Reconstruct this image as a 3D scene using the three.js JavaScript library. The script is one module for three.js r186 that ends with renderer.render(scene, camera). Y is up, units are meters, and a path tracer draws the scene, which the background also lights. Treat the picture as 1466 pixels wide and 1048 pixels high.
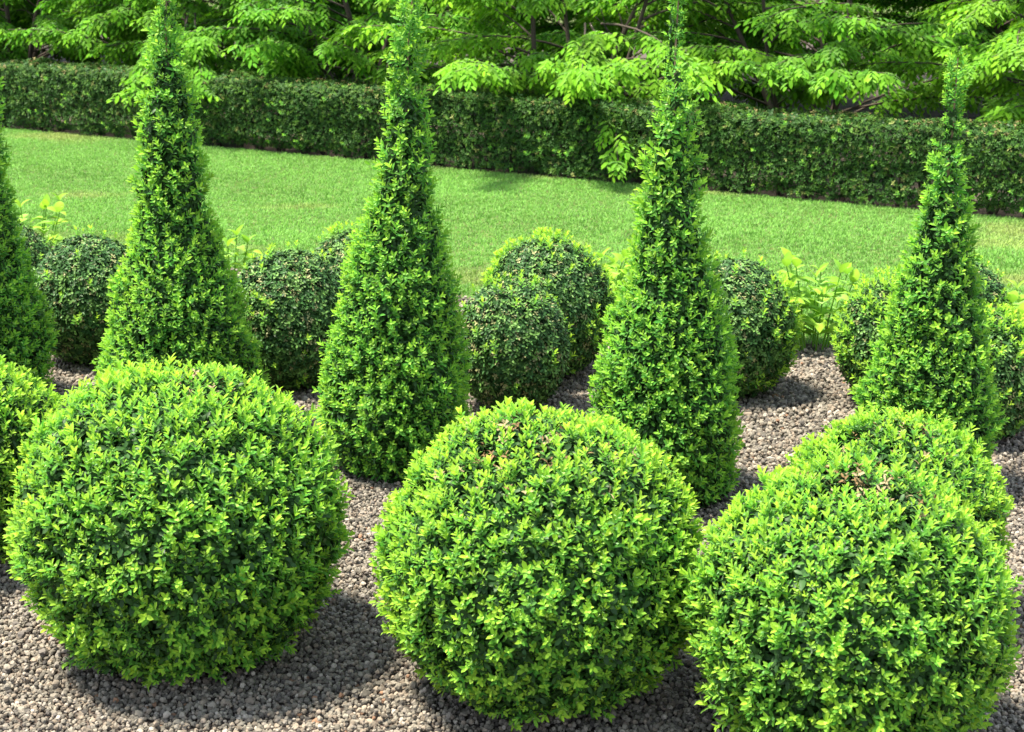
import * as THREE from 'three';
import { mergeGeometries, mergeVertices } from 'three/addons/utils/BufferGeometryUtils.js';
import { ImprovedNoise } from 'three/addons/math/ImprovedNoise.js';

// ---------------------------------------------------------------- camera, sky, sun, exposure
const scene = new THREE.Scene();
const renderer = new THREE.WebGLRenderer({ antialias: true });
renderer.toneMapping = THREE.LinearToneMapping;
renderer.toneMappingExposure = 3.3;
renderer.shadowMap.enabled = true;

const camera = new THREE.PerspectiveCamera(24.633, 1466 / 1048, 0.1, 200);
camera.position.set(0, 1.6, 0);
camera.rotation.set(THREE.MathUtils.degToRad(-16.326), 0, 0);
camera.focus = 4.0;
camera.userData.fStop = 11;

// hazy spring sky: pale near the horizon, soft blue above
{
  const W = 256, H = 128, data = new Float32Array(W * H * 4);
  for (let r = 0; r < H; r++) {
    const up = Math.max(0, Math.sin(((r + 0.5) / H - 0.5) * Math.PI)), k = Math.pow(up, 0.55);
    for (let c = 0; c < W; c++) {
      const i = (r * W + c) * 4;
      data[i] = 0.84 + (0.52 - 0.84) * k; data[i + 1] = 0.90 + (0.64 - 0.90) * k; data[i + 2] = 0.96 + (0.84 - 0.96) * k; data[i + 3] = 1;
    }
  }
  const sky = new THREE.DataTexture(data, W, H, THREE.RGBAFormat, THREE.FloatType);
  sky.mapping = THREE.EquirectangularReflectionMapping; sky.magFilter = THREE.LinearFilter; sky.needsUpdate = true;
  scene.background = sky; scene.environment = sky;
  scene.backgroundIntensity = scene.environmentIntensity = 0.6;
}
const sun = new THREE.DirectionalLight(new THREE.Color().setRGB(1, 0.93, 0.77), 4.6);
sun.position.set(-3.5, 9.6, 0.1); sun.target.position.set(0, 0, -5);
sun.position.add(sun.target.position);
sun.castShadow = true; sun.shadow.radius = 20; sun.shadow.mapSize.set(4096, 4096);
Object.assign(sun.shadow.camera, { left: -12, right: 12, top: 12, bottom: -12, near: 0.5, far: 40 });
scene.add(sun, sun.target);

// ---------------------------------------------------------------- helpers
function rng(seed) { let s = seed | 0; return () => { s = (s + 0x6d2b79f5) | 0; let t = Math.imul(s ^ (s >>> 15), 1 | s); t = (t + Math.imul(t ^ (t >>> 7), 61 | t)) ^ t; return ((t ^ (t >>> 14)) >>> 0) / 4294967296; }; }
const V = (x = 0, y = 0, z = 0) => new THREE.Vector3(x, y, z);
const UP = V(0, 1, 0), lerp = THREE.MathUtils.lerp, clamp = THREE.MathUtils.clamp, smooth = THREE.MathUtils.smoothstep;
const perlin = new ImprovedNoise(), noise = (x, y, z) => perlin.noise(x + 41.3, y + 17.7, z + 29.1);
const fbm = (x, y, z) => noise(x, y, z) * 0.6 + noise(x * 2.1, y * 2.1, z * 2.1) * 0.3 + noise(x * 4.3, y * 4.3, z * 4.3) * 0.15;
const taken = {};
function numbered(name) { const n = taken[name] = (taken[name] ?? -1) + 1; return n ? name + '_' + String(n).padStart(3, '0') : name; }
function shade(o) { o.castShadow = o.receiveShadow = true; return o; }
function part(name, geometry, material, parent, stuff) {
  const m = shade(new THREE.Mesh(geometry, material)); m.name = name; parent.add(m);
  if (stuff) m.userData.kind = 'stuff';
  return m;
}
function thing(name, label, category, [x, y, z], group) {
  const o = new THREE.Group(); o.name = numbered(name); o.position.set(x, y, z); scene.add(o);
  o.userData = { label, category }; if (group) o.userData.group = group;
  return o;
}
function structure(name, geometry, material, label, category) {
  const m = shade(new THREE.Mesh(geometry, material)); m.name = numbered(name); scene.add(m);
  m.userData = { kind: 'structure', label, category }; return m;
}
function copies(name, geometry, material, list, parent) {          // list: { m: Matrix4, c: Color }
  const im = shade(new THREE.InstancedMesh(geometry, material, list.length)); im.name = name;
  list.forEach((p, i) => { im.setMatrixAt(i, p.m); if (p.c) im.setColorAt(i, p.c); });
  im.userData.kind = 'stuff'; parent.add(im); return im;
}
// pieces: the ones that show largest become parts, the others one part of kind stuff
const tints = new Map();
function tinted(material, c) {
  const q = (v) => Math.round(Math.log(v + 0.004) * 6), key = material.uuid + [c.r, c.g, c.b].map(q).join();
  if (!tints.has(key)) { const m = material.clone(); m.color.copy(c); tints.set(key, m); }
  return tints.get(key);
}
function pieces(single, rest, geometries, material, list, parent, most) {
  const inv = parent.matrixWorld.clone();
  list.sort((a, b) => b.s - a.s);
  list.slice(0, most).forEach((p, i) => {
    const m = shade(new THREE.Mesh(geometries[i % geometries.length], tinted(material, p.c))); m.name = single;
    p.m.decompose(m.position, m.quaternion, m.scale); parent.add(m);
  });
  if (list.length > most) copies(rest, geometries[0], material, list.slice(most), parent);
}

class Soup {                                                          // collects triangles with colours
  constructor() { this.p = []; this.c = []; this.i = []; }
  v(p, c) { this.p.push(p.x, p.y, p.z); this.c.push(c[0], c[1], c[2]); return this.p.length / 3 - 1; }
  t(...n) { this.i.push(...n); }
  build() {
    const g = new THREE.BufferGeometry();
    g.setAttribute('position', new THREE.Float32BufferAttribute(this.p, 3));
    g.setAttribute('color', new THREE.Float32BufferAttribute(this.c, 3));
    g.setAttribute('uv', new THREE.Float32BufferAttribute(new Float32Array(this.p.length / 3 * 2), 2));
    g.setIndex(this.i); g.computeVertexNormals(); return g;
  }
}
// one leaf: folded along its midrib, bent towards its tip; dir along, up its upper side
function leaf(S, at, dir, up, len, wid, c0, c1, fold = 0.18, bend = 0.25) {
  const side = V().crossVectors(dir, up).normalize(), n = V().crossVectors(side, dir).normalize();
  const q = (a, b) => at.clone().addScaledVector(dir, a * len).addScaledVector(side, b * wid * 0.5).addScaledVector(n, (Math.abs(b) * fold * wid) - bend * len * a * a);
  const mix = (k) => [0, 1, 2].map((j) => lerp(c0[j], c1[j], k));
  const B = S.v(q(0, 0), c0), M = S.v(q(0.52, 0), mix(0.5)), T = S.v(q(1, 0), c1);
  const L1 = S.v(q(0.28, -0.8), mix(0.3)), L2 = S.v(q(0.74, -0.82), mix(0.7)), R1 = S.v(q(0.28, 0.8), mix(0.3)), R2 = S.v(q(0.74, 0.82), mix(0.7));
  S.t(B, M, L1, L1, M, L2, L2, M, T, B, R1, M, R1, R2, M, R2, T, M);
}
// a broad pointed leaf of length 1 along +z with a midrib and slightly waved edges
function wideLeaf(S, wid, bend) {
  const rows = [];
  for (let k = 0; k <= 6; k++) {
    const t = k / 6, w = wid * 0.5 * Math.pow(Math.sin(Math.PI * Math.pow(t, 0.72)), 0.85), y = 0.35 * t - bend * t * t, c = 0.98;
    rows.push([-1, 0, 1].map((x) => S.v(V(x * w, y + Math.abs(x) * w * 0.3 + x * w * 0.1 * Math.sin(t * 9), t), x ? [c, c, c * 0.95] : [c * 1.08, c * 1.04, c])));
    if (k) for (const j of [0, 1]) { const a = rows[k - 1], b = rows[k]; S.t(a[j], b[j], a[j + 1], a[j + 1], b[j], b[j + 1]); }
  }
}
// a shoot along +y with crossed pairs of leaves
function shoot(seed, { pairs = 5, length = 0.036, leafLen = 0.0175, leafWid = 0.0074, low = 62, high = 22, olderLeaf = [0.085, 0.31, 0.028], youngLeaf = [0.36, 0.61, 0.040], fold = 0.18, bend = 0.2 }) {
  const R = rng(seed), S = new Soup();
  for (let k = 0; k < pairs; k++) {
    const t = pairs > 1 ? k / (pairs - 1) : 1, y = length * (0.12 + 0.88 * t) * 0.9, turn = k * Math.PI / 2 + (R() - 0.5) * 0.7;
    for (const s of [0, Math.PI]) {
      const a = THREE.MathUtils.degToRad(lerp(low, high, t) + (R() - 0.5) * 22), ph = turn + s + (R() - 0.5) * 0.4;
      const dir = V(Math.sin(a) * Math.cos(ph), Math.cos(a), Math.sin(a) * Math.sin(ph));
      const up = V(-Math.cos(a) * Math.cos(ph), Math.sin(a), -Math.cos(a) * Math.sin(ph));
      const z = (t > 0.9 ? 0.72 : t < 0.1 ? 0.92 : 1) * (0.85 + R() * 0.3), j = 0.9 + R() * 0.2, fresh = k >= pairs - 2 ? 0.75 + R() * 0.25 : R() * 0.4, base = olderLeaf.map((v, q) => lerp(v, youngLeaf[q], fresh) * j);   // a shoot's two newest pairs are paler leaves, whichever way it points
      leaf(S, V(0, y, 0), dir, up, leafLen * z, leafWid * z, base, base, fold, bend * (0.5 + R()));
    }
  }
  return S.build();
}
function tubeGeo(points, r0, r1, sides = 5) {                          // tapered limb
  const S = new Soup(), n = points.length, ring = [];
  for (let k = 0; k < n; k++) {
    const d = points[Math.min(n - 1, k + 1)].clone().sub(points[Math.max(0, k - 1)]).normalize();
    const a = Math.abs(d.y) < 0.9 ? V().crossVectors(d, UP).normalize() : V().crossVectors(d, V(1, 0, 0)).normalize(), b = V().crossVectors(d, a), r = lerp(r0, r1, k / (n - 1));
    ring.push([]);
    for (let j = 0; j < sides; j++) { const w = j / sides * 2 * Math.PI; ring[k].push(S.v(points[k].clone().addScaledVector(a, Math.cos(w) * r).addScaledVector(b, Math.sin(w) * r), [1, 1, 1])); }
    if (k) for (let j = 0; j < sides; j++) { const i = (j + 1) % sides; S.t(ring[k - 1][j], ring[k - 1][i], ring[k][j], ring[k][j], ring[k - 1][i], ring[k][i]); }
  }
  return S.build();
}
const spin = new THREE.Quaternion(), aim = new THREE.Quaternion();
function pose(at, axis, turn, sx, sy = sx, sz = sx) {
  aim.setFromUnitVectors(UP, axis); spin.setFromAxisAngle(UP, turn);
  return new THREE.Matrix4().compose(at, aim.clone().multiply(spin), V(sx, sy, sz));
}
const EYE = camera.position.clone();
const rgb = (r, g, b) => new THREE.Color().setRGB(r, g, b);

// ---------------------------------------------------------------- materials
const young = new THREE.MeshPhysicalMaterial({ vertexColors: true, side: THREE.DoubleSide, roughness: 0.95, transmission: 0.5, thickness: 0, ior: 1.4, clearcoat: 0.06, clearcoatRoughness: 0.4, specularIntensity: 0.5 });
const mature = new THREE.MeshPhysicalMaterial({ vertexColors: true, side: THREE.DoubleSide, roughness: 0.45, ior: 1.4, specularIntensity: 0.42 });
const broad = new THREE.MeshPhysicalMaterial({ vertexColors: true, side: THREE.DoubleSide, roughness: 0.95, transmission: 0.5, thickness: 0, ior: 1.4, specularIntensity: 0.35 });
const hedgeLeaf = mature.clone(); hedgeLeaf.specularIntensity = 0.3; hedgeLeaf.roughness = 0.5;
const blade = new THREE.MeshPhysicalMaterial({ vertexColors: true, side: THREE.DoubleSide, roughness: 0.95, transmission: 0.35, thickness: 0, ior: 1.4 });
const bark = new THREE.MeshStandardMaterial({ color: rgb(0.13, 0.085, 0.055), roughness: 0.9 });
const leader = new THREE.MeshStandardMaterial({ color: rgb(0.20, 0.14, 0.085), roughness: 0.9 });
const darkBark = new THREE.MeshStandardMaterial({ color: rgb(0.06, 0.045, 0.035), roughness: 0.95 });
const stoneMat = new THREE.MeshStandardMaterial({ roughness: 0.95 });

function patchTexture(size, fn) {                                      // tiling-free colour and bump from a function of metres
  const d = new Uint8Array(size * size * 4);
  for (let y = 0; y < size; y++) for (let x = 0; x < size; x++) { const c = fn(x / size, y / size), i = (y * size + x) * 4; d[i] = c[0]; d[i + 1] = c[1]; d[i + 2] = c[2]; d[i + 3] = 255; }
  const t = new THREE.DataTexture(d, size, size); t.magFilter = THREE.LinearFilter; t.wrapS = t.wrapT = THREE.RepeatWrapping; t.colorSpace = THREE.SRGBColorSpace; t.needsUpdate = true; return t;
}
const soilR = rng(5);
const soilTex = patchTexture(512, (u, v) => { const n = fbm(u * 24, v * 24, 1) + (soilR() - 0.5) * 0.5, k = 72 + n * 36; return [k, k * 0.86, k * 0.78]; });
const turfR = rng(6);
const turfTex = patchTexture(512, (u, v) => { const n = fbm(u * 30, v * 30, 3) + (turfR() - 0.5) * 0.6, k = 86 + n * 30; return [k * 0.86, k, k * 0.4]; });
soilTex.repeat.set(1 / 1.5, 1 / 1.5); turfTex.repeat.set(1 / 2, 1 / 2);
const soil = new THREE.MeshStandardMaterial({ map: soilTex, roughness: 1 });
const turf = new THREE.MeshStandardMaterial({ map: turfTex, roughness: 1 });

// ---------------------------------------------------------------- ground
// Everything is laid out along the hedge: its foot runs from far on one side to near on the other.
const hedgeFoot = (x) => -9.24 + 0.523 * x, lawnEdge = (x) => -6.33 + 0.523 * x;
function sheet(pts, y) {
  const g = new THREE.ShapeGeometry(new THREE.Shape(pts.map(([x, z]) => new THREE.Vector2(x, -z)))); g.rotateX(-Math.PI / 2); g.translate(0, y, 0);
  const p = g.attributes.position, uv = g.attributes.uv; for (let i = 0; i < p.count; i++) uv.setXY(i, p.getX(i), p.getZ(i));
  return g;
}
structure('ground', sheet([[-60, 30], [60, 30], [60, -90], [-60, -90]], -0.03), soil, 'bare brown mulch soil under the trees behind the hedge', 'soil');
const gravel = structure('gravel_bed', sheet([[-7, 4], [7, 4], [7, lawnEdge(7)], [-7, lawnEdge(-7)]], -0.008), soil, 'bed of loose grey and pinkish lava gravel around the clipped box plants', 'gravel');
const lawn = structure('lawn', sheet([[-9, lawnEdge(-9)], [9, lawnEdge(9)], [9, hedgeFoot(9) - 0.1], [-9, hedgeFoot(-9) - 0.1]], -0.004), turf, 'short mown bright green lawn between gravel bed and hedge', 'lawn');
const farLawn = structure('lawn', sheet([[-40, -22], [40, -14], [40, -80], [-40, -80]], -0.02), turf, 'sunny grass glimpsed beyond the trees behind the hedge', 'lawn');

// plants: foot prints first, so that the gravel leaves room for them
const BALLS = [
  { x: -1.36, z: -3.84, r: 0.285, rv: 0.275, hc: 0.235, label: 'bright box ball partly hidden behind the broadest box ball' },
  { x: -0.70, z: -3.30, r: 0.350, rv: 0.345, hc: 0.288, label: 'broadest bright green box ball, with dark gaps between its yellow-tipped shoots' },
  { x: 0.055, z: -3.12, r: 0.332, rv: 0.325, hc: 0.275, label: 'bright green box ball with a few brown leaves, between two other large box balls' },
  { x: 0.637, z: -2.90, r: 0.312, rv: 0.305, hc: 0.255, label: 'bright green box ball with a pale dead patch on its crown' },
  { x: 0.845, z: -3.49, r: 0.262, rv: 0.255, hc: 0.220, label: 'lime green box ball tucked behind the one with the dead patch' },
];
const CONES = [
  { x: -1.675, z: -5.06, lean: 0.05, prof: [[0.02, 0.20], [0.11, 0.225], [0.25, 0.21], [0.455, 0.165], [0.66, 0.12], [0.87, 0.10], [1.0, 0.085], [1.15, 0.06], [1.3, 0.03]], label: 'box cone on the outer side of the pale-edged clipped bush, away from the fullest cone' },
  { x: -1.0, z: -4.82, lean: 0.03, prof: [[0.02, 0.225], [0.11, 0.242], [0.24, 0.226], [0.455, 0.168], [0.664, 0.110], [0.868, 0.090], [0.968, 0.074], [1.067, 0.058], [1.14, 0.048], [1.22, 0.038], [1.30, 0.036], [1.40, 0.026]], label: 'fullest box cone, standing at the foot of the broadest box ball' },
  { x: -0.33, z: -4.47, lean: 0.075, prof: [[0.02, 0.185], [0.136, 0.212], [0.238, 0.207], [0.439, 0.174], [0.596, 0.138], [0.732, 0.092], [0.88, 0.074], [0.97, 0.058], [1.106, 0.050], [1.24, 0.042], [1.38, 0.028]], label: 'box cone leaning at the top, beside two dark bushes that touch' },
  { x: 0.41, z: -4.25, lean: 0.0, bare: 1.13, prof: [[0.02, 0.195], [0.05, 0.203], [0.208, 0.196], [0.401, 0.174], [0.496, 0.144], [0.627, 0.104], [0.774, 0.083], [0.92, 0.064], [1.03, 0.048], [1.12, 0.034], [1.2, 0.028], [1.30, 0.026], [1.42, 0.02]], label: 'box cone with a long thin bare stem at its tip' },
  { x: 1.115, z: -4.30, lean: 0.02, prof: [[0.02, 0.185], [0.10, 0.193], [0.235, 0.180], [0.37, 0.150], [0.47, 0.128], [0.62, 0.092], [0.72, 0.068], [0.82, 0.05], [0.92, 0.038], [1.02, 0.030], [1.11, 0.038], [1.165, 0.02]], label: 'slender box cone with a tufted tip, the thinnest of the cones' },
];
const DARK = [
  { x: -1.43, z: -5.54, r: 0.212, rv: 0.235, hc: 0.205, young: 0.08, label: 'dark clipped bush with pale cut leaf edges, between the fullest cone and its outer neighbour' },
  { x: -1.86, z: -6.0, r: 0.196, rv: 0.21, hc: 0.185, young: 0.08, label: 'small dark bush almost hidden behind the pale-edged clipped bush' },
  { x: -0.72, z: -5.26, r: 0.215, rv: 0.24, hc: 0.21, young: 0.10, label: 'dark glossy clipped bush between the fullest cone and the leaning cone' },
  { x: -0.53, z: -5.72, r: 0.205, rv: 0.225, hc: 0.20, young: 0.25, label: 'dark bush with yellow shoots, partly behind the leaning cone' },
  { x: 0.0, z: -4.99, r: 0.186, rv: 0.215, hc: 0.20, young: 0.08, label: 'neat dark glossy box ball, the smoother of the touching pair' },
  { x: 0.12, z: -5.36, r: 0.222, rv: 0.24, hc: 0.225, young: 0.38, label: 'dark box ball with yellow shoots on its crown, larger of the touching pair' },
  { x: 0.70, z: -5.16, r: 0.208, rv: 0.235, hc: 0.21, young: 0.38, label: 'dark box ball beside the large leafy perennial clump' },
  { x: 1.20, z: -5.05, r: 0.192, rv: 0.215, hc: 0.195, young: 0.55, label: 'half-dark box ball with many young shoots behind the slender cone' },
  { x: 1.47, z: -5.35, r: 0.178, rv: 0.21, hc: 0.19, young: 0.25, label: 'dark round bush beyond the slender cone, next to pale perennial leaves' },
  { x: 1.385, z: -4.72, r: 0.176, rv: 0.205, hc: 0.18, young: 0.55, label: 'dark box ball flecked with yellow shoots beside the slender cone' },
];

// gravel: several stone shapes, the largest in view as single stones
{
  const R = rng(11);
  const stone = (seed, detail) => {
    let g = new THREE.IcosahedronGeometry(0.5, detail); g.deleteAttribute('normal'); g.deleteAttribute('uv'); g = mergeVertices(g, 1e-4);
    const p = g.attributes.position, v = V();
    for (let i = 0; i < p.count; i++) { v.fromBufferAttribute(p, i); const k = 1 + 0.42 * noise(v.x * 2.2 + seed * 3.1, v.y * 2.2, v.z * 2.2) + 0.3 * noise(v.x * 5.5, v.y * 5.5 + seed * 7.7, v.z * 5.5); p.setXYZ(i, v.x * k, v.y * k, v.z * k); }
    g = g.toNonIndexed(); g.computeVertexNormals();
    g.setAttribute('uv', new THREE.Float32BufferAttribute(new Float32Array(g.attributes.position.count * 2), 2));
    return g;
  };
  const shapes = [1, 2, 3, 4].map((k) => stone(k, 1)), sets = [[], [], [], []], all = [];
  const feet = [...BALLS.map((b) => [b.x, b.z, b.r * 0.3]), ...CONES.map((c) => [c.x, c.z, 0.09]), ...DARK.map((d) => [d.x, d.z, d.r * 0.35])];
  const put = (x, z, size, y) => {
    const d = size * (0.72 + R() * 0.28), w = R();
    const k = 0.22 + R() * 0.50 + 0.10 * noise(x * 3, 0, z * 3);
    const c = w < 0.55 ? rgb(0.36 * k, 0.315 * k, 0.255 * k) : w < 0.8 ? rgb(0.43 * k, 0.345 * k, 0.265 * k) : w < 0.9 ? rgb(0.19 * k, 0.165 * k, 0.145 * k) : w < 0.995 ? rgb(0.58 * k, 0.50 * k, 0.42 * k) : rgb(0.40 * k, 0.22 * k, 0.13 * k);
    const m = new THREE.Matrix4().compose(V(x, y, z), new THREE.Quaternion().setFromEuler(new THREE.Euler(R() * 6.28, R() * 6.28, R() * 6.28)), V(size, d, size * (0.75 + R() * 0.4)));
    all.push({ m, c, s: size / Math.hypot(x - EYE.x, EYE.y, z - EYE.z), x, z });
  };
  for (let z = -2.55; z > -7.3;) {
    const step = z < -4.4 ? 0.0118 : 0.0092;
    const half = 0.36 * -z + 0.25;
    for (let x = -half; x < half; x += step) {
      if (z < lawnEdge(x) + 0.02) continue;
      const px = x + (R() - 0.5) * step, pz = z + (R() - 0.5) * step;
      if (feet.some(([fx, fz, fr]) => (px - fx) ** 2 + (pz - fz) ** 2 < fr * fr)) continue;
      const size = step * (0.62 + R() * 0.75 + (R() < 0.12 ? R() * 0.8 : 0));
      put(px, pz, size, -0.004 + R() * R() * 0.009 + 0.006 * noise(px * 6, 0, pz * 6));
      if (R() < 0.10) put(px + 0.004, pz, size * 0.95, 0.007 + R() * 0.004);
    }
    z -= step;
  }
  const seen = (p) => p.z < -2.95 && Math.abs(p.x) < 0.29 * -p.z && !feet.some(([fx, fz, fr]) => Math.hypot(p.x - fx, p.z - fz) < fr * 3.4);
  for (const p of all) if (!seen(p)) p.s *= 0.1;
  all.sort((a, b) => b.s - a.s);
  all.slice(0, 300).forEach((p, i) => {
    const m = shade(new THREE.Mesh(shapes[i % 4], tinted(stoneMat, p.c))); m.name = 'stone'; p.m.decompose(m.position, m.quaternion, m.scale); gravel.add(m);
  });
  all.slice(300).forEach((p) => sets[Math.floor(R() * 4)].push(p));
  sets.forEach((s, k) => copies('loose_stones', shapes[k], stoneMat, s, gravel));
}

// lawn grass
{
  const R = rng(21);
  const tuft = (seed) => {
    const S = new Soup(), Q = rng(seed);
    for (let k = 0; k < 20; k++) {
      const at = V((Q() - 0.5) * 0.045, 0, (Q() - 0.5) * 0.045), h = 0.008 + Q() * 0.011, ph = Q() * 6.28, a = 0.15 + Q() * 0.65, w = 0.0012 + Q() * 0.0009;
      const d = V(Math.sin(a) * Math.cos(ph), Math.cos(a), Math.sin(a) * Math.sin(ph)), s = V(-Math.sin(ph), 0, Math.cos(ph)), j = 0.8 + Q() * 0.4, c0 = [j * 0.8, j * 0.8, j * 0.8], c1 = [j * 1.1, j * 1.05, j];
      const A = S.v(at.clone().addScaledVector(s, -w), c0), B = S.v(at.clone().addScaledVector(s, w), c0), M = at.clone().addScaledVector(d, h * 0.6), C = S.v(M.clone().addScaledVector(s, -w * 0.8), c1), D = S.v(M.clone().addScaledVector(s, w * 0.8), c1);
      const T = S.v(M.addScaledVector(V(d.x * 1.6, d.y * 0.7, d.z * 1.6).normalize(), h * 0.4), c1);
      S.t(A, B, C, C, B, D, C, D, T);
    }
    return S.build();
  };
  const list = [[], []];
  for (let z = -4.6; z > -11.6; z -= 0.026) {
    const half = 0.335 * -z + 0.5;
    for (let x = -half; x < half; x += 0.026) {
      if (z > lawnEdge(x) - 0.0 + 0.02 * noise(x * 9, 0, 5) || z < hedgeFoot(x) - 0.05) continue;
      const across = (z - lawnEdge(x)) * 0.886, n = fbm(x * 1.1, 2, z * 1.1), stripe = Math.sin(across * 5.2 + 0.5 * noise(x, 0, z)) * 0.5 + 0.5;
      const dry = clamp(fbm(x * 0.9 + 7, 9, z * 1.6) * 2.4 - 0.62 + smooth(-across, 1.7, 2.5) * 0.3 + R() * 0.18, 0, 0.7), j = 0.92 + R() * 0.16 + n * 0.16 + stripe * 0.1;
      const c = rgb(lerp(0.155, 0.33, dry) * j, lerp(0.36, 0.38, dry) * j, lerp(0.055, 0.11, dry) * j);
      const s = (0.8 + R() * 0.5) * (1 + 0.25 * n);
      const m = pose(V(x + (R() - 0.5) * 0.03, -0.005, z + (R() - 0.5) * 0.03), V((R() - 0.5) * 0.35, 1, (R() - 0.5) * 0.35 + (stripe - 0.5) * 0.3).normalize(), R() * 6.28, s);
      list[R() < 0.5 ? 0 : 1].push({ m, c });
    }
  }
  list.forEach((l, k) => copies('grass', tuft(31 + k), blade, l, lawn));
}

// ---------------------------------------------------------------- clipped plants
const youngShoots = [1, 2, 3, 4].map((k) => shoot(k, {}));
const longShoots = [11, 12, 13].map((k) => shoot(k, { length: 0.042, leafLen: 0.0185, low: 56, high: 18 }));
const oldSprigs = [5, 6, 7].map((k) => shoot(k, { pairs: 3, length: 0.022, leafLen: 0.021, leafWid: 0.0115, low: 80, high: 48, olderLeaf: [0.95, 0.97, 0.95], youngLeaf: [1, 1, 1], fold: 0.12, bend: 0.3 }));
const deadSprigs = shoot(8, { pairs: 3, length: 0.02, leafLen: 0.016, leafWid: 0.007, low: 70, high: 30, olderLeaf: [0.95, 0.95, 0.95], youngLeaf: [1, 1, 1], fold: 0.3, bend: 0.5 });

// points spread over a surface of revolution: fn(point, normal, along 0..1)
function revolve(curve, step, R, fn, least = 1) {                                 // curve(t) -> [r, h]
  const N = 240, pts = [...Array(N + 1)].map((_, k) => curve(k / N));
  let next = step * 0.5, run = 0;
  for (let k = 1; k <= N; k++) {
    const [r0, h0] = pts[k - 1], [r1, h1] = pts[k], l = Math.hypot(r1 - r0, h1 - h0);
    while (next <= run + l && l > 0) {
      const u = (next - run) / l, r = lerp(r0, r1, u), h = lerp(h0, h1, u), n = Math.max(least, Math.round(2 * Math.PI * r / step)), off = R() * 6.28;
      for (let j = 0; j < n; j++) {
        const ph = off + (j + (R() - 0.5) * 0.9) / n * 2 * Math.PI, e = (R() - 0.5) * 0.9 * step, dr = (r1 - r0) / l, dh = (h1 - h0) / l, rr = Math.max(0, r + dr * e);
        const nr = -dh, nh = dr, s = nr < 0 && Math.abs(nr) > 0.05 ? -1 : 1;  // outward
        const N3 = V(Math.cos(ph) * nr * s, nh * s, Math.sin(ph) * nr * s);
        fn(V(Math.cos(ph) * rr, h + dh * e, Math.sin(ph) * rr), N3.normalize());
      }
      next += step;
    }
    run += l;
  }
}
const jitter = (R, k) => V((R() - 0.5) * k, (R() - 0.5) * k, (R() - 0.5) * k);
function stems(R, parent, height, spread, n, r0 = 0.012) {
  const gs = [];
  for (let k = 0; k < n; k++) {
    const ph = k / n * 6.28 + R(), e = spread(k / n), p0 = V(Math.cos(ph) * 0.03, -0.03, Math.sin(ph) * 0.03), p3 = V(Math.cos(ph) * e[0], e[1], Math.sin(ph) * e[0]);
    const c = new THREE.CubicBezierCurve3(p0, p0.clone().add(V(0, height * 0.25, 0)), p3.clone().multiplyScalar(0.6).add(jitter(R, 0.06)), p3);
    gs.push(tubeGeo(c.getPoints(8), r0, 0.002, 5));
  }
  part('branches', mergeGeometries(gs), bark, parent);
}
const facing = (o, p, n) => { const w = p.clone().add(o.position), d = EYE.clone().sub(w), l = d.length(); return (0.25 + n.dot(d) / l) / (l * l); };

function freshColor(R, k) {                                            // young box leaves, from leaf green to lime
  const v = 0.82 + R() * 0.36;
  return rgb(lerp(0.7, 1.15, k) * v, lerp(0.88, 1.04, k) * v, v);
}
function oldColor(R) { const v = 0.7 + R() * 0.7; return rgb(0.022 * v, 0.060 * v, 0.014 * v); }

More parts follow.
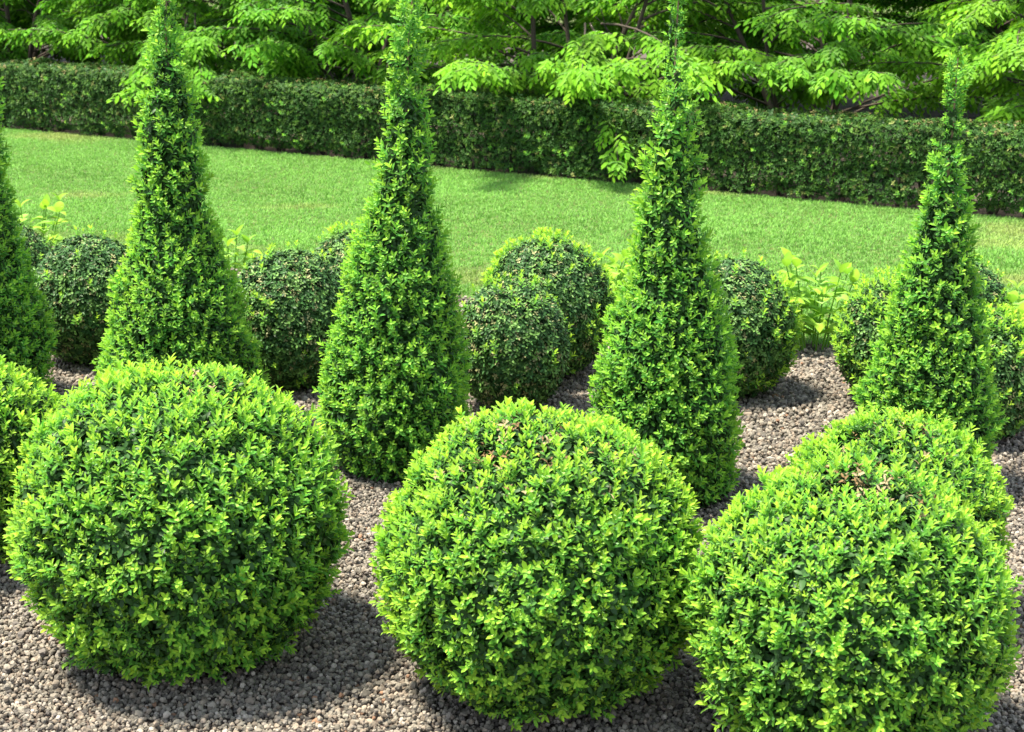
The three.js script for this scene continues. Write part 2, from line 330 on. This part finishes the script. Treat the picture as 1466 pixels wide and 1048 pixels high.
function boxBall(b, i) {
  const R = rng(100 + i * 17), o = thing('box_ball', b.label, 'topiary', [b.x, 0, b.z], 'clipped box balls with fresh growth');
  const seed = i * 5.3;
  const curve = (t) => { const th = t * 2.75, s = Math.sin(th); return [(b.r - 0.012) * Math.pow(Math.max(0, s), 0.94), b.hc - 0.006 + (b.rv - 0.018) * Math.cos(th)]; };
  const bump = (p) => 1 + 0.06 * noise(p.x * 5 + seed, p.y * 5, p.z * 5) + 0.05 * noise(p.x * 13 + seed, p.y * 13, p.z * 13);
  const fresh = [], old = [], dead = [];
  const dim = V(0, b.hc, 0), out = (p, k, inset, n) => p.clone().sub(dim).multiplyScalar(k).add(dim).addScaledVector(n, -inset);
  const top = b.hc + b.rv * 0.95, deadSpot = [[V(0, 9, 0), 0.01], [V(0.07, top, -0.02), 0.09], [V(-0.03, top, 0.05), 0.17], [V(0.03, top, -0.03), 0.13], [V(0.0, top, 0.05), 0.12]][i];
  revolve(curve, 0.0180, R, (p, n) => {
    if (p.y < 0.006) return;
    const gap = noise(p.x * 17 + seed, p.y * 17 + 3, p.z * 17), near = p.distanceTo(deadSpot[0]) / deadSpot[1] + noise(p.x * 30, p.y * 30, p.z * 30) * 0.7;
    if (near < 1 && R() < (i === 3 ? 0.5 : 0.34)) { if (R() < 0.75) dead.push({ m: pose(out(p, bump(p), 0.018, n), n.clone().multiplyScalar(0.7).add(jitter(R, 1)).normalize(), R() * 6.28, 0.55 + R() * 0.45), c: R() < 0.4 ? rgb(0.30, 0.235, 0.13) : rgb(0.17, 0.105, 0.045) }); return; }
    if (R() < 0.06 + clamp(gap * 0.9 - (i === 1 ? 0.03 : 0.16), 0, 0.6)) return;
    const axis = n.clone().multiplyScalar(0.66).add(V(0, 0.72, 0)).add(jitter(R, 0.7)).normalize();
    const long = R() < 0.12, sc = (0.64 + R() * 0.5 + 0.3 * noise(p.x * 21, p.y * 21 + seed, p.z * 21)) * (long ? 1.2 : 1);
    const c = freshColor(R, clamp(0.55 + 0.5 * noise(p.x * 9, p.y * 9 + seed, p.z * 9) + (R() - 0.5) * 0.7, 0, 1));
    fresh.push({ m: pose(out(p, bump(p), 0.034 - R() * 0.022 + (gap > 0.15 ? 0.008 : 0), n), axis, R() * 6.28, sc), c, s: facing(o, p, n) });
  });
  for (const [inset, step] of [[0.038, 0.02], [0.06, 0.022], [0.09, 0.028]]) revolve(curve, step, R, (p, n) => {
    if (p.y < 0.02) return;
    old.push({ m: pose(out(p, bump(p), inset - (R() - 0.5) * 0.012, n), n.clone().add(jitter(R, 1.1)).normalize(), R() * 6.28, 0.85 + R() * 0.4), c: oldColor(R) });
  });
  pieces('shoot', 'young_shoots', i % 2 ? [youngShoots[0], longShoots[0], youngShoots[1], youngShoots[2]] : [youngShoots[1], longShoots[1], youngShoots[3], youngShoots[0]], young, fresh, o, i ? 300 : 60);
  copies('mature_leaves', oldSprigs[i % 3], mature, old, o);
  if (dead.length) copies('dead_leaves', deadSprigs, stoneMat, dead, o);
  stems(R, o, b.hc * 2, (k) => { const a = 0.3 + k * 1.5; return [b.r * 0.8 * Math.sin(a), b.hc + b.rv * 0.8 * Math.cos(a)]; }, 18);
}
BALLS.forEach(boxBall);

function boxCone(cn, i) {
  const R = rng(300 + i * 23), o = thing('box_cone', cn.label, 'topiary', [cn.x, 0, cn.z], 'box cones with thin leading tips');
  const top = cn.prof.at(-1)[0], seed = 40 + i * 7.1;
  cn.prof = cn.prof.map(([h, r]) => [h, Math.max(0.006, r - 0.022)]);
  const spline = new THREE.CatmullRomCurve3(cn.prof.map(([h, r]) => V(r, h, 0)), false, 'catmullrom', 0.4);
  const curve = (t) => { const p = spline.getPoint(1 - t); return [Math.max(0.004, p.x), p.y]; };
  const axisX = (h) => cn.lean * Math.pow(h / top, 1.3) + 0.012 * noise(h * 7, seed, 0), axisZ = (h) => 0.012 * noise(h * 5, seed, 7);
  const radius = (h) => { for (let k = 1; k < cn.prof.length; k++) if (h <= cn.prof[k][0]) return lerp(cn.prof[k - 1][1], cn.prof[k][1], (h - cn.prof[k - 1][0]) / (cn.prof[k][0] - cn.prof[k - 1][0])); return 0.01; };
  const fresh = [], old = [];
  const place = (p, n, inset) => { const r = radius(p.y), k = Math.max(0.02, (1 + 0.16 * noise(p.x * 9 + seed, p.y * 9, p.z * 9) + 0.22 * noise(p.x * 24 + seed, p.y * 20, p.z * 24) * smooth(p.y, 0.3, 0.8)) - Math.min(0.85, inset / Math.max(r, 0.03))); return V(p.x * k + axisX(p.y), p.y, p.z * k + axisZ(p.y)); };
  revolve(curve, 0.0185, R, (p, n) => {
    const r = radius(p.y), thin = r < 0.02, gap = thin ? noise(seed, p.y * 34, 3) * 0.8 + 0.1 : noise(p.x * 15 + seed, p.y * 15, p.z * 15);
    if (R() < 0.05 + clamp(gap * 1.1 - 0.14, 0, 0.55) + 0.18 * smooth(p.y, 0.4, 0.9) + (cn.bare && p.y > cn.bare ? 0.25 : thin ? 0.1 : 0)) return;
    const axis = n.clone().setY(Math.max(n.y, 0)).multiplyScalar(thin ? 0.6 : 0.8).add(V(0, thin ? 0.8 : 0.7, 0)).add(jitter(R, 0.8)).normalize();
    const c = freshColor(R, clamp(0.18 + 0.45 * noise(p.x * 8, p.y * 8 + seed, p.z * 8) + (R() - 0.5) * 0.6, 0, 1));
    fresh.push({ m: pose(place(p, n, thin ? 0.004 : 0.020 - R() * 0.02), axis, R() * 6.28, (0.78 + R() * 0.4) * (R() < 0.1 ? 1.25 : 1) * (cn.bare && p.y > cn.bare ? 0.7 : thin ? 0.8 : 1 + 0.15 * smooth(p.y, 0.4, 0.9))), c, s: facing(o, p, n) });
  }, 9);
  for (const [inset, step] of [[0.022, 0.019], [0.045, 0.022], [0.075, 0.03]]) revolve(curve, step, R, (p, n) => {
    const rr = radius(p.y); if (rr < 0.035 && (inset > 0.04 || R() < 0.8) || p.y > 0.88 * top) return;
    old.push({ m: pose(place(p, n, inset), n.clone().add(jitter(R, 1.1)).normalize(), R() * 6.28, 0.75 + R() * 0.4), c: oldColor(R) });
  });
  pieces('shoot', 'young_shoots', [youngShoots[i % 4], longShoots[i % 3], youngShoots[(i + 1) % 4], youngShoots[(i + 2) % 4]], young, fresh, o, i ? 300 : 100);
  copies('mature_leaves', oldSprigs[i % 3], mature, old, o);
  const mid = []; for (let k = 0; k <= 14; k++) { const h = -0.03 + (top + 0.02) * k / 14; mid.push(V(axisX(Math.max(0, h)), h, axisZ(Math.max(0, h)))); }
  part('leader_stem', tubeGeo(mid, 0.013, 0.0012, 6), leader, o);
  stems(R, o, 0.3, (k) => { const h = 0.08 + k * 0.75; return [radius(h) * 0.75, h]; }, 16, 0.009);
}
CONES.forEach(boxCone);

function darkBall(d, i) {
  const R = rng(500 + i * 31), o = thing('dark_box_ball', d.label, 'topiary', [d.x, 0, d.z], 'dark glossy clipped balls');
  const seed = 80 + i * 3.7, curve = (t) => { const th = t * 2.55; return [(d.r - 0.006) * Math.pow(Math.max(0, Math.sin(th)), 0.9), d.hc + (d.rv - 0.006) * Math.cos(th)]; };
  const dim = V(0, d.hc, 0), place = (p, n, inset) => p.clone().sub(dim).multiplyScalar(1 + 0.025 * noise(p.x * 7 + seed, p.y * 7, p.z * 7)).add(dim).addScaledVector(n, -inset);
  const outer = [], inner = [], fresh = [];
  revolve(curve, 0.0148, R, (p, n) => {
    if (p.y < 0.012) return;
    const w = R(), v = 0.75 + R() * 0.6;
    const cut = R() < 0.2;                                            // clipped, dried leaf edges
    const c = cut ? rgb(0.25 * v, 0.25 * v, 0.11 * v) : w < 0.45 ? rgb(0.10 * v, 0.20 * v, 0.045 * v) : rgb(0.032 * v, 0.088 * v, 0.022 * v);
    outer.push({ m: pose(place(p, n, 0.014 + R() * 0.01), n.clone().add(V(0, 0.25, 0)).add(jitter(R, 0.9)).normalize(), R() * 6.28, (0.54 + R() * 0.26) * (cut ? 0.75 : 1)), c, s: facing(o, p, n) });
    const grown = d.young * (0.2 + 1.3 * smooth(noise(p.x * 6 + seed, p.y * 6, p.z * 6), -0.1, 0.35));
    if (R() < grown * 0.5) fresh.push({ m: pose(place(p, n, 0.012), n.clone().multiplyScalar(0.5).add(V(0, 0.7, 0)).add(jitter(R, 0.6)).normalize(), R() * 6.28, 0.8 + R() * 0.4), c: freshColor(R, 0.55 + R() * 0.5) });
  });
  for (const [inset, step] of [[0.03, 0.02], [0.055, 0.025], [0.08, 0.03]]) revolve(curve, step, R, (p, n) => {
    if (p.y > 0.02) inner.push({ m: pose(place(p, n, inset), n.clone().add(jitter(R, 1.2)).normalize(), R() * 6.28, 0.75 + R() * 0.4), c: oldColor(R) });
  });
  pieces('sprig', 'mature_leaves', [oldSprigs[i % 3], oldSprigs[(i + 1) % 3]], mature, outer, o, 150);
  copies('inner_leaves', oldSprigs[(i + 2) % 3], mature, inner, o);
  if (fresh.length) copies('young_shoots', youngShoots[i % 4], young, fresh, o);
  stems(R, o, d.hc * 2, (k) => { const a = 0.3 + k * 1.5; return [d.r * 0.8 * Math.sin(a), d.hc + d.rv * 0.8 * Math.cos(a)]; }, 12, 0.01);
}
DARK.forEach(darkBall);

// ---------------------------------------------------------------- hedge beyond the lawn
{
  const R = rng(700), ux = 1 / Math.hypot(1, 0.523), uz = 0.523 * ux, x0 = -4.6, x1 = 3.6, len = (x1 - x0) / ux, H = 0.42, T = 0.5;
  const o = thing('clipped_hedge', 'long low clipped dark green hedge along the far side of the lawn', 'hedge', [x0, 0, hedgeFoot(x0)]);
  const at = (s, y, d) => V(s * ux + d * uz, y, s * uz - d * ux);       // s along, d into the hedge
  const nrm = (y, d) => V(d * uz, y, -d * ux).normalize();
  const outer = [], inner = [], fresh = [];
  const wave = (s, y) => 0.028 * noise(s * 3, y * 5, 3) + 0.02 * noise(s * 9, y * 10, 8);
  const rowsF = 0.0165;
  const add = (s, y, d, n, top) => {
    const v = 0.7 + R() * 0.7, w = R(), k = R();
    const brown = top ? 0.09 : 0.03, c = k < brown ? (top ? rgb(0.20 * v, 0.16 * v, 0.07 * v) : rgb(0.14 * v, 0.16 * v, 0.045 * v)) : w < 0.3 ? rgb(0.058 * v, 0.125 * v, 0.016 * v) : rgb(0.026 * v, 0.072 * v, 0.012 * v);
    outer.push({ m: pose(at(s, y, d), n.clone().add(V(0, 0.2, 0)).add(jitter(R, 1.1)).normalize(), R() * 6.28, 0.5 + R() * 0.33), c });
  };
  for (let s = 0; s < len; s += rowsF) {
    for (let y = 0.025; y < H; y += rowsF) {
      const ss = s + (R() - 0.5) * rowsF, yy = y + (R() - 0.5) * rowsF, round = smooth(yy, H - 0.07, H), d = 0.05 * round * round + wave(ss, yy) + 0.02 + (yy < 0.10 ? (0.10 - yy) * clamp(0.3 + 2 * noise(ss * 4, 0, 2), 0, 1) : 0);
      if (R() > 0.12 + clamp(noise(ss * 11, yy * 14, 4) - 0.25, 0, 0.6)) add(ss, yy, d + R() * 0.02, nrm(0.2 + round, -1), false);
      if (R() < 0.45) inner.push({ m: pose(at(ss, yy, d + 0.05 + R() * 0.06), nrm(0, -1).add(jitter(R, 1.5)).normalize(), R() * 6.28, 0.9 + R() * 0.4), c: oldColor(R) });
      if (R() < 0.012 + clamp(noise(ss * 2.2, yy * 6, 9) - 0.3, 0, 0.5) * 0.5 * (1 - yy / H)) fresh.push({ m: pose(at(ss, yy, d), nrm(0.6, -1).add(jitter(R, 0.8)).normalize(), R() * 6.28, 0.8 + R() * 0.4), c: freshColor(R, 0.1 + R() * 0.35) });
    }
    for (let d = 0.04; d < T; d += rowsF) { const ss = s + (R() - 0.5) * rowsF, dd = d + (R() - 0.5) * rowsF; add(ss, H - 0.03 + wave(ss, dd) - R() * 0.015, dd, UP, true); if (R() < 0.3) inner.push({ m: pose(at(ss, H - 0.07 - R() * 0.05, dd), UP.clone().add(jitter(R, 1.5)).normalize(), R() * 6.28, 1), c: oldColor(R) }); }
    for (let y = 0.06; y < H - 0.03; y += rowsF * 1.4) if (R() < 0.7) add(s, y, T - 0.02, nrm(0.1, 1), false);
  }
  copies('mature_leaves', oldSprigs[0], hedgeLeaf, outer, o);
  copies('inner_leaves', oldSprigs[1], mature, inner, o);
  copies('young_shoots', youngShoots[0], young, fresh, o);
  const gs = [];
  for (let s = 0.1; s < len; s += 0.16) for (let k = 0; k < 4; k++) {
    const p0 = at(s + (R() - 0.5) * 0.05, -0.04, T * 0.5), p1 = at(s + (R() - 0.5) * 0.3, 0.2 + R() * 0.2, 0.1 + R() * 0.3);
    gs.push(tubeGeo([p0, p0.clone().lerp(p1, 0.5).add(jitter(R, 0.05)), p1], 0.011, 0.003, 4));
  }
  part('branches', mergeGeometries(gs), darkBark, o);
}

// ---------------------------------------------------------------- leafy perennials along the lawn edge
function perennial(x, z, h, n, lean, label, seed) {
  const R = rng(seed), o = thing('leafy_perennial', label, 'perennial', [x, 0, z], 'pale leafy perennials along the lawn edge');
  const mats = [0, 1, 2, 3].map((k) => { const m = broad.clone(); m.color = rgb(0.20 + k * 0.03, 0.42 + k * 0.03, 0.035); return m; });
  const shapes = [0, 1, 2].map((k) => { const S = new Soup(); wideLeaf(S, 0.48 + k * 0.07, 0.25 + k * 0.15); return S.build(); });
  for (let k = 0; k < n; k++) {
    const ph = R() * 6.28, e = Math.sqrt(R()) * h * lean, hh = h * (0.7 + R() * 0.35), p0 = V(Math.cos(ph) * e * 0.35, -0.02, Math.sin(ph) * e * 0.35), p1 = V(Math.cos(ph) * e, hh, Math.sin(ph) * e);
    const c = new THREE.QuadraticBezierCurve3(p0, p0.clone().lerp(p1, 0.5).add(V(0, hh * 0.12, 0)), p1);
    part('stem', tubeGeo(c.getPoints(5), 0.0035, 0.002, 4), mats[0], o);
    for (let j = 0; j < 5; j++) for (const s of [0, Math.PI]) {
      const t = 0.3 + j * 0.17, q = c.getPoint(Math.min(1, t)), sz = (0.05 + R() * 0.022) * (j === 4 ? 0.75 : 1), tilt = j === 4 ? -0.75 : -0.15 + R() * 0.3;
      const m = part('leaf', shapes[Math.floor(R() * 3)], mats[Math.floor(R() * 4)], o);
      m.position.copy(q); m.scale.setScalar(sz * 1.25); m.rotation.set(tilt, ph + j * 1.57 + s + (R() - 0.5) * 0.6, (R() - 0.5) * 0.5, 'YXZ');
    }
  }
}
perennial(1.06, -5.68, 0.30, 13, 0.55, 'largest clump of pale green broad-leaved perennials beside a dark box ball', 801);
perennial(-1.98, -6.75, 0.34, 6, 0.5, 'pale broad-leaved perennial by the smallest dark bush', 802);
perennial(-1.10, -6.35, 0.27, 5, 0.45, 'pale broad-leaved perennial peeping out behind the fullest cone', 803);
perennial(-0.60, -6.15, 0.29, 8, 0.6, 'pale broad-leaved perennial behind the dark bush beside the leaning cone', 804);
perennial(0.30, -5.95, 0.27, 7, 0.6, 'pale broad-leaved perennial behind the larger of the touching dark balls', 805);
perennial(1.72, -5.30, 0.28, 9, 0.5, 'pale broad-leaved perennial beyond the slender cone, beside a dark bush', 806);

// ---------------------------------------------------------------- spreading trees behind the hedge
const sprays = [0, 1, 2].map((k) => {                                  // a twig with drooping pointed leaves, lying along +z
  const S = new Soup(), R = rng(900 + k), L = 0.115;
  for (let j = 0; j < 6; j++) {
    const t = (j + 0.5) / 6, side = j % 2 ? 1 : -1, a = 0.95 - t * 0.55 + (R() - 0.5) * 0.3, droop = 0.1 - R() * 0.8;
    const dir = V(side * Math.sin(a), droop, Math.cos(a)).normalize(), up = V(side * 0.25, 1, 0.2).normalize(), z = (0.040 + R() * 0.022) * (t > 0.9 ? 0.8 : 1), w = 0.85 + R() * 0.3;
    leaf(S, V(0, -0.05 * t * t, t * L), dir, up, z, z * 0.46, [0.85 * w, 0.9 * w, 0.8 * w], [1.05 * w, 1.05 * w, w], 0.12, 0.3);
  }
  return S.build();
});
function tree(x, z, height, spread, k0, label, seed, singles, low = []) {
  const R = rng(seed), o = thing('spreading_tree', label, 'tree', [x, 0, z], 'spreading trees behind the hedge');
  const trunks = [], limbs = [], list = [];
  const limb = (q, end, reach, arch, from) => {
    const lc = new THREE.QuadraticBezierCurve3(q, q.clone().lerp(end, 0.5).add(V(0, reach * arch, 0)).add(jitter(R, 0.1)), end);
    limbs.push(tubeGeo(lc.getPoints(6), 0.008, 0.002, 4));
    const cnt = Math.round(reach / (from > 0.4 ? 0.026 : 0.0165));
    for (let w = 0; w < cnt; w++) {
      const u = from + (1 - from) * (w + R() * 0.6) / cnt, a = lc.getPoint(Math.min(1, u)).add(jitter(R, 0.09).multiply(V(1, 0.4, 1))), tg = lc.getTangent(Math.min(1, u)), side = (w % 2 ? 1 : -1) * (0.5 + R() * 0.7) * (1 - u * 0.5);
      const yaw = Math.atan2(tg.x, tg.z) + side, e3 = new THREE.Euler(0.08 + (R() - 0.45) * 0.6, yaw + (R() - 0.5) * 0.9, (R() - 0.5) * 0.6, 'YXZ');
      const sc = 0.7 + R() * 0.55, v = 0.55 + R() * 0.55, k = clamp(k0 - 0.08 + (R() - 0.5) * 0.7, 0, 1), d = a.clone().add(o.position).sub(EYE);
      list.push({ m: new THREE.Matrix4().compose(a, new THREE.Quaternion().setFromEuler(e3), V(sc, sc, sc)), c: rgb(lerp(0.09, 0.27, k) * v, lerp(0.33, 0.55, k) * v, lerp(0.014, 0.02, k) * v), s: (a.y < 0.85 && Math.abs(d.x) < -d.z * 0.3 ? 1 : 0.2) / d.length() });
    }
  };
  const n = 4 + Math.floor(R() * 2);
  for (let s = 0; s < n; s++) {
    const ph = s / n * 6.28 + R(), e = 0.25 + R() * 0.35, hh = height * (0.75 + R() * 0.3);
    const p0 = V(Math.cos(ph) * 0.07, -0.05, Math.sin(ph) * 0.07), p2 = V(Math.cos(ph) * e * spread, hh, Math.sin(ph) * e * spread);
    const c = new THREE.CatmullRomCurve3([p0, p0.clone().lerp(p2, 0.3).add(jitter(R, 0.25)), p0.clone().lerp(p2, 0.65).add(jitter(R, 0.3)), p2]);
    trunks.push(tubeGeo(c.getPoints(12), 0.018 + R() * 0.010, 0.004, 7));
    const m = Math.round(hh / 0.08);
    for (let j = 0; j < m; j++) {
      const t = 0.12 + 0.88 * j / m, q = c.getPoint(t), lp = ph + (R() - 0.5) * 3.6, reach = spread * (0.55 + R() * 0.5) * (1.12 - 0.75 * t);
      const end = q.clone().add(V(Math.cos(lp) * reach, reach * (0.28 - R() * 0.38), Math.sin(lp) * reach)); end.y = Math.max(end.z + z > hedgeFoot(end.x + x) - 0.6 ? 0.62 : 0.22, end.y);   // clear of the hedge top
      limb(q, end, reach, 0.16, 0.25);
    }
  }
  for (const [ex, ey, ez] of low) {                                    // low branches that hang over the hedge
    const end = V(ex, ey, ez).sub(o.position), q = V(end.x * 0.15, 0.75, end.z * 0.15);
    limb(q, end, q.distanceTo(end), 0.12, 0.5);
  }
  part('trunk', mergeGeometries(trunks), darkBark, o);
  const crown = new THREE.Group(); crown.name = 'crown'; o.add(crown);
  part('branches', mergeGeometries(limbs), darkBark, crown);
  pieces('leaf_spray', 'leaves', sprays, broad, list, crown, singles);
}
tree(-3.7, -12.6, 2.0, 1.35, 0.5, 'bright green spreading tree behind the far end of the hedge', 1001, 120);
tree(-2.2, -11.9, 1.9, 1.3, 0.5, 'spreading tree behind the hedge with one low branch reaching over towards the fullest cone', 1002, 150, [[-2.28, 0.33, -10.2], [-1.85, 0.34, -10.15], [-2.05, 0.42, -10.3]]);
tree(-1.0, -11.2, 2.0, 1.35, 0.4, 'deep green spreading tree behind the hedge, beyond the leaning cone', 1003, 150);
tree(0.45, -10.4, 2.2, 1.5, 0.75, 'lime green tree whose low branches hang over the hedge beside the bare-tipped cone', 1004, 300, [[0.56, 0.12, -8.74], [1.0, 0.56, -8.8], [0.36, 0.5, -8.95]]);
tree(1.75, -10.1, 2.0, 1.4, 0.5, 'many-stemmed spreading tree behind the hedge, between the bare-tipped and slender cones', 1005, 200);
tree(3.3, -9.6, 2.1, 1.3, 0.8, 'yellow-green spreading tree behind the near end of the hedge', 1006, 200);
tree(-4.6, -15.0, 2.6, 1.7, 0.35, 'farther spreading tree in the second row beyond the hedge end', 1011, 40);
tree(-2.4, -14.6, 2.6, 1.7, 0.3, 'dim spreading tree in the second row, seen through nearer foliage', 1012, 40);
tree(-0.2, -13.6, 2.6, 1.8, 0.3, 'dim tree in the second row, behind the deep green tree', 1013, 40);
tree(2.2, -13.2, 2.6, 1.8, 0.35, 'dim tree in the second row, behind the many-stemmed tree', 1014, 40);
tree(4.6, -12.6, 2.6, 1.7, 0.4, 'tree in the second row beyond the yellow-green tree', 1015, 40);

tree(-3.4, -13.9, 2.4, 1.6, 0.3, 'dim leafy tree wedged between the first and second rows near the hedge end', 1016, 20);
tree(0.9, -12.2, 2.4, 1.6, 0.3, 'dim leafy tree close behind the lime green tree', 1017, 20);
tree(3.4, -11.6, 2.4, 1.6, 0.3, 'dim leafy tree close behind the yellow-green tree', 1018, 20);
tree(-1.2, -12.9, 2.4, 1.6, 0.3, 'dim leafy tree behind the gap between the two nearest deep green trees', 1019, 20);

renderer.render(scene, camera);
